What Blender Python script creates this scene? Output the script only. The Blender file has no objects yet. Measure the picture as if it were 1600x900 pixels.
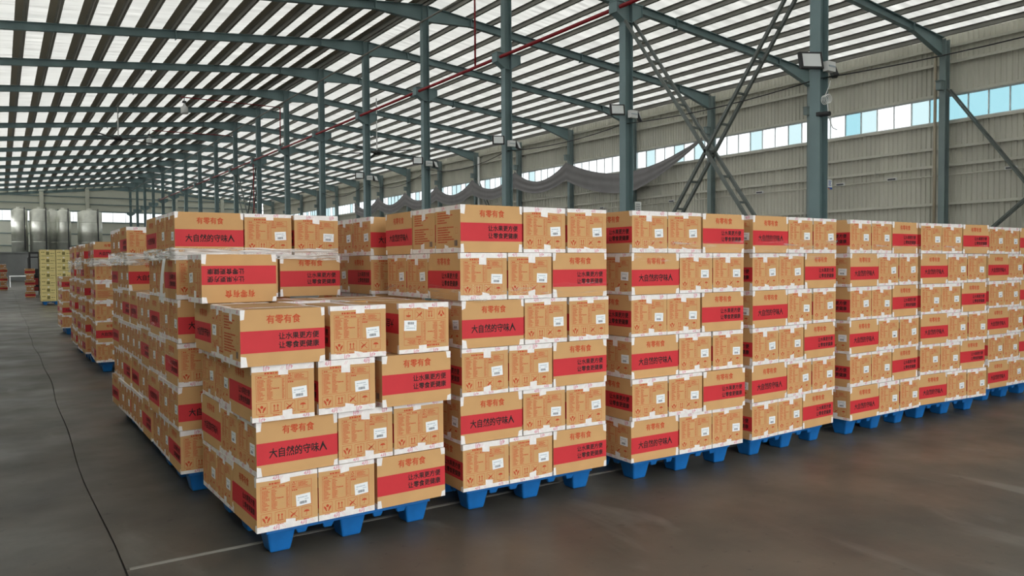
import bpy, bmesh, math, random
from mathutils import Vector, Matrix
random.seed(7)
SC = bpy.context.scene
COL = SC.collection
PI = math.pi
# ------------------------------------------------------------------ camera
FPX = 1200.0
yaw = math.atan(800 / FPX); pitch = math.atan(38 / FPX); roll = math.radians(0.4)
fw = Vector((math.sin(yaw) * math.cos(pitch), math.cos(yaw) * math.cos(pitch), -math.sin(pitch)))
rt = Vector((math.cos(yaw), -math.sin(yaw), 0)); up = rt.cross(fw)
r2 = rt * math.cos(roll) - up * math.sin(roll); u2 = up * math.cos(roll) + rt * math.sin(roll)
cam_d = bpy.data.cameras.new('camera'); cam = bpy.data.objects.new('camera', cam_d); COL.objects.link(cam)
cam_d.sensor_width = 36; cam_d.lens = 36 * FPX / 1600; cam_d.clip_end = 600
M = Matrix.Identity(4)
for i in range(3):
    M[i][0] = r2[i]; M[i][1] = u2[i]; M[i][2] = -fw[i]
M[2][3] = 1.55
cam.matrix_world = M
SC.camera = cam
# ------------------------------------------------------------------ light: bright hazy sky only
w = bpy.data.worlds.new('sky'); SC.world = w; w.use_nodes = True
bg = w.node_tree.nodes['Background']; bg.inputs[0].default_value = (0.97, 0.98, 0.98, 1); bg.inputs[1].default_value = 5.0
vs = SC.view_settings
vs.view_transform = 'Standard'; vs.look = 'None'; vs.exposure = 0.0; vs.gamma = 1.0; vs.use_curve_mapping = False
# ------------------------------------------------------------------ dimensions
XC, XW, XL = 14.5, 31.6, -2.6         # ridge columns, right wall, left wall
YF, YB = -6.0, 112.0                  # front (behind the camera) and far gable
RIDGE, SLOPE = 12.0, 0.1
FRAMES = [4 + 6 * k for k in range(0, 19)]
def zr(x): return RIDGE - SLOPE * abs(x - XC)      # top of rafters
# ------------------------------------------------------------------ materials
MATS = {}
def mat(name, col, rough=0.6, metal=0.0, spec=0.5, var=0.0, scale=6.0, bump=0.0, bscale=40.0, stretch=None):
    if name in MATS: return MATS[name]
    m = bpy.data.materials.new(name); m.use_nodes = True
    nt = m.node_tree; b = nt.nodes['Principled BSDF']
    b.inputs['Base Color'].default_value = (*col, 1); b.inputs['Roughness'].default_value = rough
    b.inputs['Metallic'].default_value = metal; b.inputs['Specular IOR Level'].default_value = spec
    if var or bump:
        tc = nt.nodes.new('ShaderNodeTexCoord'); mp = nt.nodes.new('ShaderNodeMapping')
        nt.links.new(tc.outputs['Object'], mp.inputs[0])
        if stretch: mp.inputs['Scale'].default_value = stretch
    if var:
        n = nt.nodes.new('ShaderNodeTexNoise'); n.inputs['Scale'].default_value = scale; n.inputs['Detail'].default_value = 4
        nt.links.new(mp.outputs[0], n.inputs[0])
        mx = nt.nodes.new('ShaderNodeMix'); mx.data_type = 'RGBA'
        mx.inputs[6].default_value = (*[c * (1 - var) for c in col], 1); mx.inputs[7].default_value = (*[min(1, c * (1 + var)) for c in col], 1)
        rp = nt.nodes.new('ShaderNodeMapRange'); rp.inputs[1].default_value = .3; rp.inputs[2].default_value = .7
        nt.links.new(n.outputs[0], rp.inputs[0]); nt.links.new(rp.outputs[0], mx.inputs[0]); nt.links.new(mx.outputs[2], b.inputs['Base Color'])
    if bump:
        n2 = nt.nodes.new('ShaderNodeTexNoise'); n2.inputs['Scale'].default_value = bscale; n2.inputs['Detail'].default_value = 3
        nt.links.new(mp.outputs[0], n2.inputs[0])
        bp = nt.nodes.new('ShaderNodeBump'); bp.inputs['Strength'].default_value = bump; bp.inputs['Distance'].default_value = .01
        nt.links.new(n2.outputs[0], bp.inputs['Height']); nt.links.new(bp.outputs[0], b.inputs['Normal'])
    MATS[name] = m; return m
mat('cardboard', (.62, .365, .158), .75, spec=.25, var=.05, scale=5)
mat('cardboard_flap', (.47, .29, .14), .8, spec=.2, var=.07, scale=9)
mat('red_band', (.60, .035, .045), .6, spec=.3, var=.04, scale=7)
mat('red_print', (.56, .075, .03), .7, spec=.2)
mat('black_print', (.03, .022, .022), .7, spec=.2)
mat('tape', (.86, .83, .81), .3, spec=.5, var=.06, scale=30, bump=.25, bscale=60)
mat('tape_print', (.66, .14, .24), .4)
mat('tape_pale', (.76, .42, .48), .4)
mat('sticker', (.86, .89, .91), .45)
mat('ink', (.09, .1, .12), .6)
mat('ink_pale', (.45, .52, .56), .6)
mat('blue_plastic', (.008, .135, .42), .42, spec=.4, var=.18, scale=7)
mat('steel', (.17, .25, .26), .5, var=.10, scale=1.2)
mat('steel_wall', (.21, .27, .27), .5, var=.10, scale=1.2)
mat('purlin', (.25, .245, .22), .6, var=.08, scale=2)
mat('purlin_shade', (.30, .27, .21), .8)  # shade tone painted beside the left-slope purlins
mat('brace', (.12, .14, .13), .55)
mat('sheet_wall', (.60, .59, .51), .55, var=.09, scale=.6, stretch=(1, 1, .25))
mat('panel_wall', (.62, .63, .54), .6, var=.06, scale=.25)
mat('red_pipe', (.28, .006, .014), .4)
mat('frame_white', (.72, .75, .75), .4)
mat('black', (.018, .018, .02), .5)
mat('dark_grey', (.07, .075, .08), .6)
mat('white', (.82, .83, .82), .4)
mat('net', (.27, .26, .265), .9, spec=.1, var=.07, scale=1.5)
mat('stainless', (.78, .79, .72), .42, metal=1.0, var=.15, scale=1.2, bump=.15, bscale=3)
mat('concrete_wall', (.30, .31, .31), .8, var=.1, scale=.7)
mat('yellow_card', (.74, .62, .26), .7, var=.05)
mat('green_print', (.20, .17, .05), .7)
mat('forklift_red', (.42, .02, .02), .4)
mat('rubber', (.02, .02, .02), .8)
mat('sign_blue', (.05, .12, .42), .5)
mat('sign_orange', (.7, .3, .05), .5)
mat('tan_pipe', (.42, .36, .27), .55)
mat('filler', (.30, .29, .26), .9)
mat('groove', (.035, .033, .03), .9)
mat('ground', (.32, .31, .29), .9, var=.1, scale=.2)
mat('lens', (.75, .78, .78), .2)
def make_floor_mat():
    m = bpy.data.materials.new('floor_concrete'); m.use_nodes = True; nt = m.node_tree; b = nt.nodes['Principled BSDF']
    tc = nt.nodes.new('ShaderNodeTexCoord')
    def noise(scale, det, sx=1, sy=1, dist=0.0):
        mp = nt.nodes.new('ShaderNodeMapping'); mp.inputs['Scale'].default_value = (sx, sy, 1)
        nt.links.new(tc.outputs['Object'], mp.inputs[0])
        n = nt.nodes.new('ShaderNodeTexNoise'); n.inputs['Scale'].default_value = scale; n.inputs['Detail'].default_value = det
        n.inputs['Distortion'].default_value = dist
        nt.links.new(mp.outputs[0], n.inputs[0]); return n.outputs[0]
    def ramp(src, a, bb, lo=0.0, hi=1.0):
        r = nt.nodes.new('ShaderNodeMapRange'); r.inputs[1].default_value = a; r.inputs[2].default_value = bb
        r.inputs[3].default_value = lo; r.inputs[4].default_value = hi; nt.links.new(src, r.inputs[0]); return r.outputs[0]
    def mix(fac, c1, c2):
        x = nt.nodes.new('ShaderNodeMix'); x.data_type = 'RGBA'; nt.links.new(fac, x.inputs[0])
        for k, c in ((6, c1), (7, c2)):
            if isinstance(c, tuple): x.inputs[k].default_value = (*c, 1)
            else: nt.links.new(c, x.inputs[k])
        return x.outputs[2]
    base = mix(ramp(noise(.35, 5), .35, .65), (.078, .072, .059), (.118, .107, .087))
    base = mix(ramp(noise(2.2, 6, 1, .6), .42, .75), base, (.060, .057, .049))          # damp stains
    base = mix(ramp(noise(1.4, 7, 1.6, .5, .6), .62, .74, 0, .55), base, (.21, .205, .185))    # scuffed pale patches
    base = mix(ramp(noise(14, 3), .66, .72, 0, .6), base, (.04, .038, .034))            # dark spots
    base = mix(ramp(noise(60, 2), .72, .78, 0, .5), base, (.32, .30, .26))              # specks
    nt.links.new(base, b.inputs['Base Color'])
    nt.links.new(ramp(noise(1.1, 5), .35, .7, .32, .6), b.inputs['Roughness'])
    b.inputs['Specular IOR Level'].default_value = .35
    bp = nt.nodes.new('ShaderNodeBump'); bp.inputs['Strength'].default_value = .12; bp.inputs['Distance'].default_value = .01
    nt.links.new(noise(9, 6), bp.inputs['Height']); nt.links.new(bp.outputs[0], b.inputs['Normal'])
    MATS['floor_concrete'] = m
make_floor_mat()
def make_roof_mat():
    m = bpy.data.materials.new('roof_film'); m.use_nodes = True; nt = m.node_tree
    nt.nodes.remove(nt.nodes['Principled BSDF']); out = nt.nodes['Material Output']
    tc = nt.nodes.new('ShaderNodeTexCoord'); mp = nt.nodes.new('ShaderNodeMapping'); mp.inputs['Scale'].default_value = (.35, 5.5, 1)
    nt.links.new(tc.outputs['Object'], mp.inputs[0])
    n = nt.nodes.new('ShaderNodeTexNoise'); n.inputs['Scale'].default_value = 1.0; n.inputs['Detail'].default_value = 5
    nt.links.new(mp.outputs[0], n.inputs[0])
    r = nt.nodes.new('ShaderNodeMapRange'); r.inputs[1].default_value = .3; r.inputs[2].default_value = .72; r.inputs[3].default_value = .62; r.inputs[4].default_value = 1.18
    nt.links.new(n.outputs[0], r.inputs[0])
    mul = nt.nodes.new('ShaderNodeVectorMath'); mul.operation = 'SCALE'; mul.inputs[0].default_value = (.168, .168, .159)
    nt.links.new(r.outputs[0], mul.inputs['Scale'])
    t = nt.nodes.new('ShaderNodeBsdfTranslucent'); nt.links.new(mul.outputs[0], t.inputs[0])
    d = nt.nodes.new('ShaderNodeBsdfDiffuse'); d.inputs[0].default_value = (.55, .55, .53, 1)
    a = nt.nodes.new('ShaderNodeAddShader'); nt.links.new(t.outputs[0], a.inputs[0]); nt.links.new(d.outputs[0], a.inputs[1])
    nt.links.new(a.outputs[0], out.inputs[0]); MATS['roof_film'] = m
make_roof_mat()
def make_glass(name, tint, gl):
    m = bpy.data.materials.new(name); m.use_nodes = True; nt = m.node_tree
    nt.nodes.remove(nt.nodes['Principled BSDF']); out = nt.nodes['Material Output']
    t = nt.nodes.new('ShaderNodeBsdfTransparent'); t.inputs[0].default_value = (*tint, 1)
    g = nt.nodes.new('ShaderNodeBsdfGlossy'); g.inputs[1].default_value = .1
    x = nt.nodes.new('ShaderNodeMixShader'); x.inputs[0].default_value = gl
    nt.links.new(t.outputs[0], x.inputs[1]); nt.links.new(g.outputs[0], x.inputs[2]); nt.links.new(x.outputs[0], out.inputs[0]); MATS[name] = m
make_glass('glass_clear', (.62, .64, .65), .05)
make_glass('glass_blue', (.31, .42, .445), .05)
make_glass('glass_pale', (.40, .46, .47), .05)
def make_wrap():
    m = bpy.data.materials.new('stretch_film'); m.use_nodes = True; nt = m.node_tree
    b = nt.nodes['Principled BSDF']; out = nt.nodes['Material Output']
    b.inputs['Base Color'].default_value = (.8, .8, .78, 1); b.inputs['Roughness'].default_value = .18
    tc = nt.nodes.new('ShaderNodeTexCoord'); mp = nt.nodes.new('ShaderNodeMapping'); mp.inputs['Scale'].default_value = (2, 2, 26)
    nt.links.new(tc.outputs['Object'], mp.inputs[0])
    n = nt.nodes.new('ShaderNodeTexNoise'); n.inputs['Scale'].default_value = 2.2; n.inputs['Detail'].default_value = 5; n.inputs['Distortion'].default_value = .8
    nt.links.new(mp.outputs[0], n.inputs[0])
    r = nt.nodes.new('ShaderNodeMapRange'); r.inputs[1].default_value = .56; r.inputs[2].default_value = .80; r.inputs[3].default_value = .02; r.inputs[4].default_value = .6
    nt.links.new(n.outputs[0], r.inputs[0])
    t = nt.nodes.new('ShaderNodeBsdfTransparent'); x = nt.nodes.new('ShaderNodeMixShader')
    nt.links.new(r.outputs[0], x.inputs[0]); nt.links.new(t.outputs[0], x.inputs[1]); nt.links.new(b.outputs[0], x.inputs[2]); nt.links.new(x.outputs[0], out.inputs[0])
    bp = nt.nodes.new('ShaderNodeBump'); bp.inputs['Strength'].default_value = .6; bp.inputs['Distance'].default_value = .01
    nt.links.new(n.outputs[0], bp.inputs['Height']); nt.links.new(bp.outputs[0], b.inputs['Normal'])
    MATS['stretch_film'] = m
make_wrap()
_d = MATS['stretch_film'].copy(); MATS['crumpled_film'] = _d
for _n in _d.node_tree.nodes:
    if _n.type == 'MAP_RANGE': _n.inputs[1].default_value = .38; _n.inputs[2].default_value = .62; _n.inputs[3].default_value = .15; _n.inputs[4].default_value = .95
# ------------------------------------------------------------------ mesh helpers
class MB:
    def __init__(s): s.v = []; s.f = []; s.m = []; s.names = []
    def mi(s, name):
        if name not in s.names: s.names.append(name)
        return s.names.index(name)
    def poly(s, pts, m):
        i = len(s.v); s.v += [tuple(p) for p in pts]; s.f.append(tuple(range(i, i + len(pts)))); s.m.append(s.mi(m))
    def hexa(s, p, m):          # p: 8 points, bottom 4 ccw then top 4 ccw
        i = len(s.v); s.v += [tuple(q) for q in p]; k = s.mi(m)
        for q in ((3, 2, 1, 0), (4, 5, 6, 7), (0, 1, 5, 4), (1, 2, 6, 5), (2, 3, 7, 6), (3, 0, 4, 7)):
            s.f.append(tuple(i + a for a in q)); s.m.append(k)
    def box(s, x0, x1, y0, y1, z0, z1, m):
        s.hexa([(x0, y0, z0), (x1, y0, z0), (x1, y1, z0), (x0, y1, z0), (x0, y0, z1), (x1, y0, z1), (x1, y1, z1), (x0, y1, z1)], m)
    def taper(s, cx, cy, z0, z1, a0, b0, a1, b1, m):
        s.hexa([(cx - a0, cy - b0, z0), (cx + a0, cy - b0, z0), (cx + a0, cy + b0, z0), (cx - a0, cy + b0, z0),
                (cx - a1, cy - b1, z1), (cx + a1, cy - b1, z1), (cx + a1, cy + b1, z1), (cx - a1, cy + b1, z1)], m)
    def bar(s, a, b, w, h, m, upv=(0, 0, 1)):
        a = Vector(a); b = Vector(b); d = (b - a).normalized(); u = Vector(upv)
        sd = d.cross(u)
        if sd.length < 1e-4: sd = d.cross(Vector((1, 0, 0)))
        sd.normalize(); u = sd.cross(d)
        P = [a + sd * (x * w / 2) + u * (y * h / 2) for x, y in ((-1, -1), (1, -1), (1, 1), (-1, 1))]
        Q = [p + (b - a) for p in P]
        s.hexa(P + Q, m)
    def tube(s, pts, r, m, n=8, closed=False):
        pts = [Vector(p) for p in pts]; k = s.mi(m); rings = []
        for i, p in enumerate(pts):
            d = (pts[min(i + 1, len(pts) - 1)] - pts[max(i - 1, 0)]).normalized()
            a = d.cross(Vector((0, 0, 1)))
            if a.length < 1e-3: a = d.cross(Vector((1, 0, 0)))
            a.normalize(); b = a.cross(d); i0 = len(s.v); rr = r[i] if isinstance(r, (list, tuple)) else r
            for j in range(n):
                t = 2 * PI * j / n; s.v.append(tuple(p + (a * math.cos(t) + b * math.sin(t)) * rr))
            rings.append(i0)
        for a, b in zip(rings, rings[1:]):
            for j in range(n):
                s.f.append((a + j, a + (j + 1) % n, b + (j + 1) % n, b + j)); s.m.append(k)
        s.f.append(tuple(rings[0] + j for j in reversed(range(n)))); s.m.append(k)
        s.f.append(tuple(rings[-1] + j for j in range(n))); s.m.append(k)
    def lathe(s, prof, m, n=24, c=(0, 0)):
        k = s.mi(m); rings = []
        for r, z in prof:
            i0 = len(s.v); rings.append(i0)
            for j in range(n): s.v.append((c[0] + r * math.cos(2 * PI * j / n), c[1] + r * math.sin(2 * PI * j / n), z))
        for a, b in zip(rings, rings[1:]):
            for j in range(n): s.f.append((a + j, a + (j + 1) % n, b + (j + 1) % n, b + j)); s.m.append(k)
        s.f.append(tuple(rings[0] + j for j in reversed(range(n)))); s.m.append(k)
        s.f.append(tuple(rings[-1] + j for j in range(n))); s.m.append(k)
    def grid(s, fn, nu, nv, m):
        k = s.mi(m); i0 = len(s.v)
        for i in range(nu + 1):
            for j in range(nv + 1): s.v.append(tuple(fn(i / nu, j / nv)))
        for i in range(nu):
            for j in range(nv):
                a = i0 + i * (nv + 1) + j; s.f.append((a, a + nv + 1, a + nv + 2, a + 1)); s.m.append(k)
    def mesh(s, name, smooth=False):
        me = bpy.data.meshes.new(name); me.from_pydata(s.v, [], s.f)
        for n in s.names: me.materials.append(MATS[n])
        me.polygons.foreach_set('material_index', s.m)
        if smooth: me.polygons.foreach_set('use_smooth', [True] * len(s.f))
        me.update(); return me
    def build(s, name, parent=None, smooth=False): return link(name, s.mesh(name, smooth), parent)
def link(name, data, parent=None, loc=None, rz=None):
    o = bpy.data.objects.new(name, data); COL.objects.link(o)
    if parent: o.parent = parent
    if loc: o.location = loc
    if rz is not None: o.rotation_euler = (0, 0, rz)
    return o
def tag(o, label, cat, group=None):
    o['label'] = label; o['category'] = cat
    if group: o['group'] = group
    return o
def struct(o, label=None):
    o['kind'] = 'structure'
    if label: o['label'] = label
    return o
def bevel(me, wdt, seg=2):
    bm = bmesh.new(); bm.from_mesh(me); bmesh.ops.remove_doubles(bm, verts=bm.verts, dist=1e-5)
    ed = [e for e in bm.edges if len(e.link_faces) == 2 and e.calc_face_angle(0) > .6]
    bmesh.ops.bevel(bm, geom=ed, offset=wdt, segments=seg, affect='EDGES', profile=.5); bm.to_mesh(me); bm.free(); return me
# ------------------------------------------------------------------ floor
def crack_x(y): return .49 + .0035 * (y - 4) + .012 * math.sin(y * 1.7) + .02 * math.sin(y * .53 + 1)
mb = MB(); mb.box(XL, XW, YF, YB, -.30, -.016, 'groove'); floor = struct(mb.build('floor'), 'dark concrete floor')
def slab(left_fn, right_fn, y0, y1):
    ys = [y0 + (y1 - y0) * i / max(2, int((y1 - y0) / .35)) for i in range(max(2, int((y1 - y0) / .35)) + 1)] if y1 - y0 < 45 else [y0 + (y1 - y0) * i / 60 for i in range(61)]
    m = MB()
    for a, b in zip(ys, ys[1:]):
        m.poly([(left_fn(a), a, 0), (right_fn(a), a, 0), (right_fn(b), b, 0), (left_fn(b), b, 0)], 'floor_concrete')
        m.poly([(right_fn(a), a, 0), (right_fn(a), a, -.016), (right_fn(b), b, -.016), (right_fn(b), b, 0)], 'floor_concrete')
        m.poly([(left_fn(a), a, -.016), (left_fn(a), a, 0), (left_fn(b), b, 0), (left_fn(b), b, -.016)], 'floor_concrete')
    m.poly([(left_fn(y0), y0, -.016), (right_fn(y0), y0, -.016), (right_fn(y0), y0, 0), (left_fn(y0), y0, 0)], 'floor_concrete')
    o = m.build('floor_slab', floor); return o
gap = .004
for a, b in ((YF, 40), (40, YB)): slab(lambda y: XL, lambda y: crack_x(y) - gap, a, b)
for a, b in ((YF, 4.32), (4.332, 16.3), (16.31, 40), (40.0, 76), (76.01, YB)): slab(lambda y: crack_x(y) + gap, lambda y: XW, a, b)
m = MB(); m.box(crack_x(4.33) + .02, XW, 4.308, 4.342, -.016, .0012, 'filler'); m.build('joint_filler', floor)
mb = MB()
for i in range(1): mb.box(-160, 190, -160, 260, -1.2, -.305, 'ground')
struct(mb.build('ground'))
# ------------------------------------------------------------------ walls
mb = MB()   # left wall (out of frame): vent strip under the eaves and two open loading doors, all added to brighten the interior
mb.box(XL - .2, XL, YF, YB, 8.3, zr(XL) + .2, 'panel_wall'); mb.box(XL - .2, XL, YF, YB, 5.0, 7.0, 'panel_wall')
for a, b in ((YF, 27), (31, 64), (70, YB)): mb.box(XL - .2, XL, a, b, 0, 5.0, 'panel_wall')
struct(mb.build('wall_left'))
mb = MB()   # gable behind the camera with its wide loading door standing open
D0, D1, DZ = -1.5, 9.0, 6.4
for x0, x1, z0, z1a in ((XL - .2, D0, 0, DZ), (D1, XW + .2, 0, DZ)): mb.box(x0, x1, YF - .2, YF, z0, z1a, 'panel_wall')
for x0, x1 in ((XL - .2, XC), (XC, XW + .2)):
    mb.hexa([(x0, YF - .2, DZ), (x1, YF - .2, DZ), (x1, YF, DZ), (x0, YF, DZ), (x0, YF - .2, zr(x0)), (x1, YF - .2, zr(x1)), (x1, YF, zr(x1)), (x0, YF, zr(x0))], 'panel_wall')
struct(mb.build('wall_front'))
# right wall: corrugated sheets between the steel columns
WZ0, WZ1 = 7.12, 8.12
wall = struct(link('wall_right', None), 'grey corrugated right side wall')
wall.location = (XW, 0, 0)
def corr(y0, y1, z0, z1):
    m = MB(); n = int((y1 - y0) / .2); p = (y1 - y0) / n; prof = []
    for i in range(n):
        y = y0 + i * p; prof += [(y, 0), (y + p * .45, 0), (y + p * .58, -.045), (y + p * .87, -.045)]
    prof.append((y1, 0))
    for (a, da), (b, db) in zip(prof, prof[1:]):
        m.poly([(da, a, z0), (da, a, z1), (db, b, z1), (db, b, z0)], 'sheet_wall')
    return m.mesh('wall_sheet')
lo, hi = corr(0, 6, 0, WZ0), corr(0, 6, WZ1, zr(XW) + .25)
BAYS = [YF + 4] + []
BAYS = [-8 + 6 * k for k in range(0, 20)]
for y in BAYS:
    for me in (lo, hi): link('wall_sheet', me, wall, (.15, y, 0))
GZ = (2.3, 3.83, 5.36, 6.07, 7.05, 8.19, 9.42, 10.05)
for z in GZ:
    m = MB(); m.box(0, .14, YF, YB, z - .03, z + .03, 'sheet_wall'); m.box(-.01, .012, YF, YB, z - .055, z + .055, 'sheet_wall'); m.build('girt', wall)
mb = MB(); mb.box(.16, .2, YF, YB, 0, WZ0, 'dark_grey'); mb.box(.16, .2, YF, YB, WZ1, zr(XW) + .3, 'dark_grey'); mb.build('outer_cladding', wall)
pane_mesh = {}
for g in ('glass_clear', 'glass_blue', 'glass_pale'):
    m = MB(); m.box(-.004, .004, .02, .73, WZ0 + .03, WZ1 - .03, g); pane_mesh[g] = m.mesh('pane')
m = MB(); m.box(-.03, .03, -.02, .02, WZ0 + .03, WZ1 - .03, 'frame_white'); mull = m.mesh('mullion')
m = MB(); m.box(-.05, .05, 0, 6, WZ0 - .02, WZ0 + .035, 'frame_white'); m.box(-.05, .05, 0, 6, WZ1 - .035, WZ1 + .02, 'frame_white'); wfr = m.mesh('window_frame')
for k, y in enumerate(BAYS):
    wo = struct(link('window_%d' % (k + 1), None, None, (XW + .1, y, 0)))
    link('window_frame', wfr, wo)
    for i in range(8):
        q = random.random()
        if y < 12: g = 'glass_blue' if q < .8 else 'glass_pale'
        elif y < 22: g = 'glass_blue' if i in (0, 5) else ('glass_pale' if i in (1, 4) else 'glass_clear')
        else: g = 'glass_pale' if q < .3 else 'glass_clear'
        link('pane', pane_mesh[g], wo, (0, i * .75, 0)); link('mullion', mull, wo, (0, i * .75, 0))
# far gable wall with girts, posts and a window strip
wb = struct(link('wall_back', None, None, (0, YB, 0)), 'pale panelled far gable wall')
BZ0, BZ1 = 7.25, 8.55
def gable(x0, x1, z0):
    m = MB(); m.hexa([(x0, 0, z0), (x1, 0, z0), (x1, .2, z0), (x0, .2, z0), (x0, 0, zr(x0) + .2), (x1, 0, zr(x1) + .2), (x1, .2, zr(x1) + .2), (x0, .2, zr(x0) + .2)], 'panel_wall'); return m
for x0, x1 in ((XL, 4.5), (4.5, 9.5), (9.5, XC), (XC, 20), (20, 26), (26, XW)):
    gable(x0, x1, BZ1).build('wall_panel', wb)
    m = MB(); m.box(x0, x1, 0, .2, 0, BZ0, 'panel_wall'); m.build('wall_panel', wb)
for z in (1.6, 2.9, 4.2, 5.7, 7.2, 8.6, 9.5, 10.4):
    m = MB(); m.box(XL, XW, -.12, 0, z - .06, z + .06, 'steel_wall'); m.build('girt', wb)
for x in (4.5, 9.5, 20, 26):
    m = MB(); m.box(x - .22, x + .22, -.42, -.13, 0, zr(x) - .1, 'panel_wall'); m.build('post', wb)
wo = struct(link('window_21', None, None, (0, YB, 0)))
m = MB(); m.box(XL, XW, .06, .12, BZ0, BZ0 + .06, 'frame_white'); m.box(XL, XW, .06, .12, BZ1 - .06, BZ1, 'frame_white'); m.build('window_frame', wo)
x = XL; m = MB(); m.box(0, 1.44, .085, .095, BZ0 + .06, BZ1 - .06, 'glass_clear'); pm = m.mesh('pane')
m = MB(); m.box(-.03, .03, .06, .12, BZ0 + .06, BZ1 - .06, 'frame_white'); mm = m.mesh('mullion')
while x < XW - 1.5:
    link('pane', pm, wo, (x + .03, 0, 0)); link('mullion', mm, wo, (x, 0, 0)); x += 1.5
# ------------------------------------------------------------------ roof: translucent film on long purlins
ceil = struct(link('ceiling', None), 'white translucent roof film over steel purlins')
def roof(x0, x1):
    m = MB(); nx = 68; ny = 118
    def fn(a, b):
        x = x0 + (x1 - x0) * a; y = YF - .2 + (YB + .4 - YF) * b
        return (x, y, zr(x) + .235 + .012 * math.sin(y * 2.1 + x))
    m.grid(fn, nx, ny, 'roof_film'); return m.build('roof_film', ceil)
roof(XL - .2, XC); roof(XC, XW + .25)
def purlin(x, s):
    m = MB(); z = zr(x)                        # Z section, web upright
    m.box(-.006, .006, YF, YB, 0, .18, 'purlin'); m.box(-.075, .006, YF, YB, .17, .18, 'purlin'); m.box(-.006, .075, YF, YB, 0, .01, 'purlin')
    m.box(.065, .075, YF, YB, 0, .03, 'purlin')
    o = m.build('purlin', ceil); o.location = (x, 0, z + .022); return o
k = 0
while True:
    xl = XC - .12 - 1.03 * k; xr = XC + .12 + 1.03 * k
    if xr > XW: break
    purlin(xl, -1); purlin(xr, 1)
    for xx, wd in ((xl, .30),):       # opaque strips standing in for the soft shade beside each left-slope purlin
        m = MB(); m.hexa([(-wd, YF, .207 - SLOPE * 0), (0.02, YF, .207), (.02, YB, .207), (-wd, YB, .207), (-wd, YF, .215), (.02, YF, .215), (.02, YB, .215), (-wd, YB, .215)], 'purlin_shade')
        o = m.build('shade_strip', ceil); o.location = (xx, 0, zr(xx) + (-.036 if xx < XC and xx - wd > XL else .0) * 0); 
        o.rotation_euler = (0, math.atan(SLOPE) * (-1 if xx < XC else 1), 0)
    k += 1
# ------------------------------------------------------------------ steel frames
def i_beam(m, pts, depth, bw, mt):               # pts: (x, ztop); depth per point; beam in the xz plane
    tf = .02
    for (a, za), (b, zb), da, db in zip(pts, pts[1:], depth, depth[1:]):
        def q(y0, y1, ta, tb, ba, bb): m.hexa([(a, y0, ba), (b, y0, bb), (b, y1, bb), (a, y1, ba), (a, y0, ta), (b, y0, tb), (b, y1, tb), (a, y1, ta)], mt)
        q(-bw / 2, bw / 2, za, zb, za - tf, zb - tf); q(-bw / 2, bw / 2, za - da + tf, zb - db + tf, za - da, zb - db)
        q(-.006, .006, za - tf, zb - tf, za - da + tf, zb - db + tf)
def h_col(cx, z0, z1, dx, by, mt):               # flanges facing +-x
    m = MB(); t = .022
    m.box(cx - dx / 2, cx - dx / 2 + t, -by / 2, by / 2, z0, z1, mt); m.box(cx + dx / 2 - t, cx + dx / 2, -by / 2, by / 2, z0, z1, mt)
    m.box(cx - dx / 2 + t, cx + dx / 2 - t, -.008, .008, z0, z1, mt); return m
cc = h_col(0, 0, RIDGE - .02, .28, .25, 'steel').mesh('ridge_column')
wc = h_col(0, 0, zr(XW - .25) - .02, .34, .24, 'steel_wall').mesh('wall_column')
def side(s, xe):
    m = MB(); x0 = XC + s * .145; L = abs(xe - x0)
    xs = [0, 2.0, 2.02, L - 2.2, L - 2.18, L]; ds = [.64, .32, .32, .30, .30, .74]
    i_beam(m, [(x0 + s * d, zr(x0 + s * d)) for d in xs] if s > 0 else [(x0 + s * d, zr(x0 + s * d)) for d in xs], ds, .2, 'steel')
    for d, h in ((2.0, .36), (L * .48, .40), (L - 2.2, .36)):
        x = x0 + s * d; m.box(x - .015, x + .015, -.12, .12, zr(x) - h + .03, zr(x) + .0, 'steel')
    return m.mesh('rafter')
rr, rl = side(1, XW - .46), side(-1, XL)
m = MB()                                         # corbel head half way up the columns
for s in (-1, 1):
    m.hexa([(s * .14, -.13, 8.16), (s * .46, -.13, 8.36), (s * .46, .13, 8.36), (s * .14, .13, 8.16), (s * .14, -.13, 8.64), (s * .46, -.13, 8.64), (s * .46, .13, 8.64), (s * .14, .13, 8.64)][:8] if s > 0 else
           [(s * .46, -.13, 8.36), (s * .14, -.13, 8.16), (s * .14, .13, 8.16), (s * .46, .13, 8.36), (s * .46, -.13, 8.64), (s * .14, -.13, 8.64), (s * .14, .13, 8.64), (s * .46, .13, 8.64)], 'steel')
m.box(-.49, .49, -.16, .16, 8.64, 8.66, 'steel'); m.box(.46, .48, -.16, .16, 8.34, 8.64, 'steel'); m.box(-.48, -.46, -.16, .16, 8.34, 8.64, 'steel')
m.box(-.15, .15, -.13, .13, 8.14, 8.16, 'steel')
corb = m.mesh('corbel')
m = MB(); m.box(-.46, -.2, -.1, .1, 8.28, 8.62, 'steel_wall'); m.box(-.5, -.2, -.13, .13, 8.62, 8.64, 'steel_wall'); wcorb = m.mesh('corbel')
for y in FRAMES:
    fr = struct(link('trim_%d' % (FRAMES.index(y) + 1), None, None, (0, y, 0)), 'teal steel portal frame with ridge column and rafters')
    link('ridge_column', cc, fr, (XC, 0, 0)); link('corbel', corb, fr, (XC, 0, 0))
    link('wall_column', wc, fr, (XW - .25, 0, 0)); link('corbel', wcorb, fr, (XW - .25, 0, 0))
    link('rafter', rr, fr); link('rafter', rl, fr)
# ties along the ridge
m = MB(); m.tube([(XC - .22, 4, 11.25), (XC - .22, YB - .2, 11.25)], .035, 'purlin', 8)
struct(m.build('trim_20'), 'grey tie tube running along the ridge columns')
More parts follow.
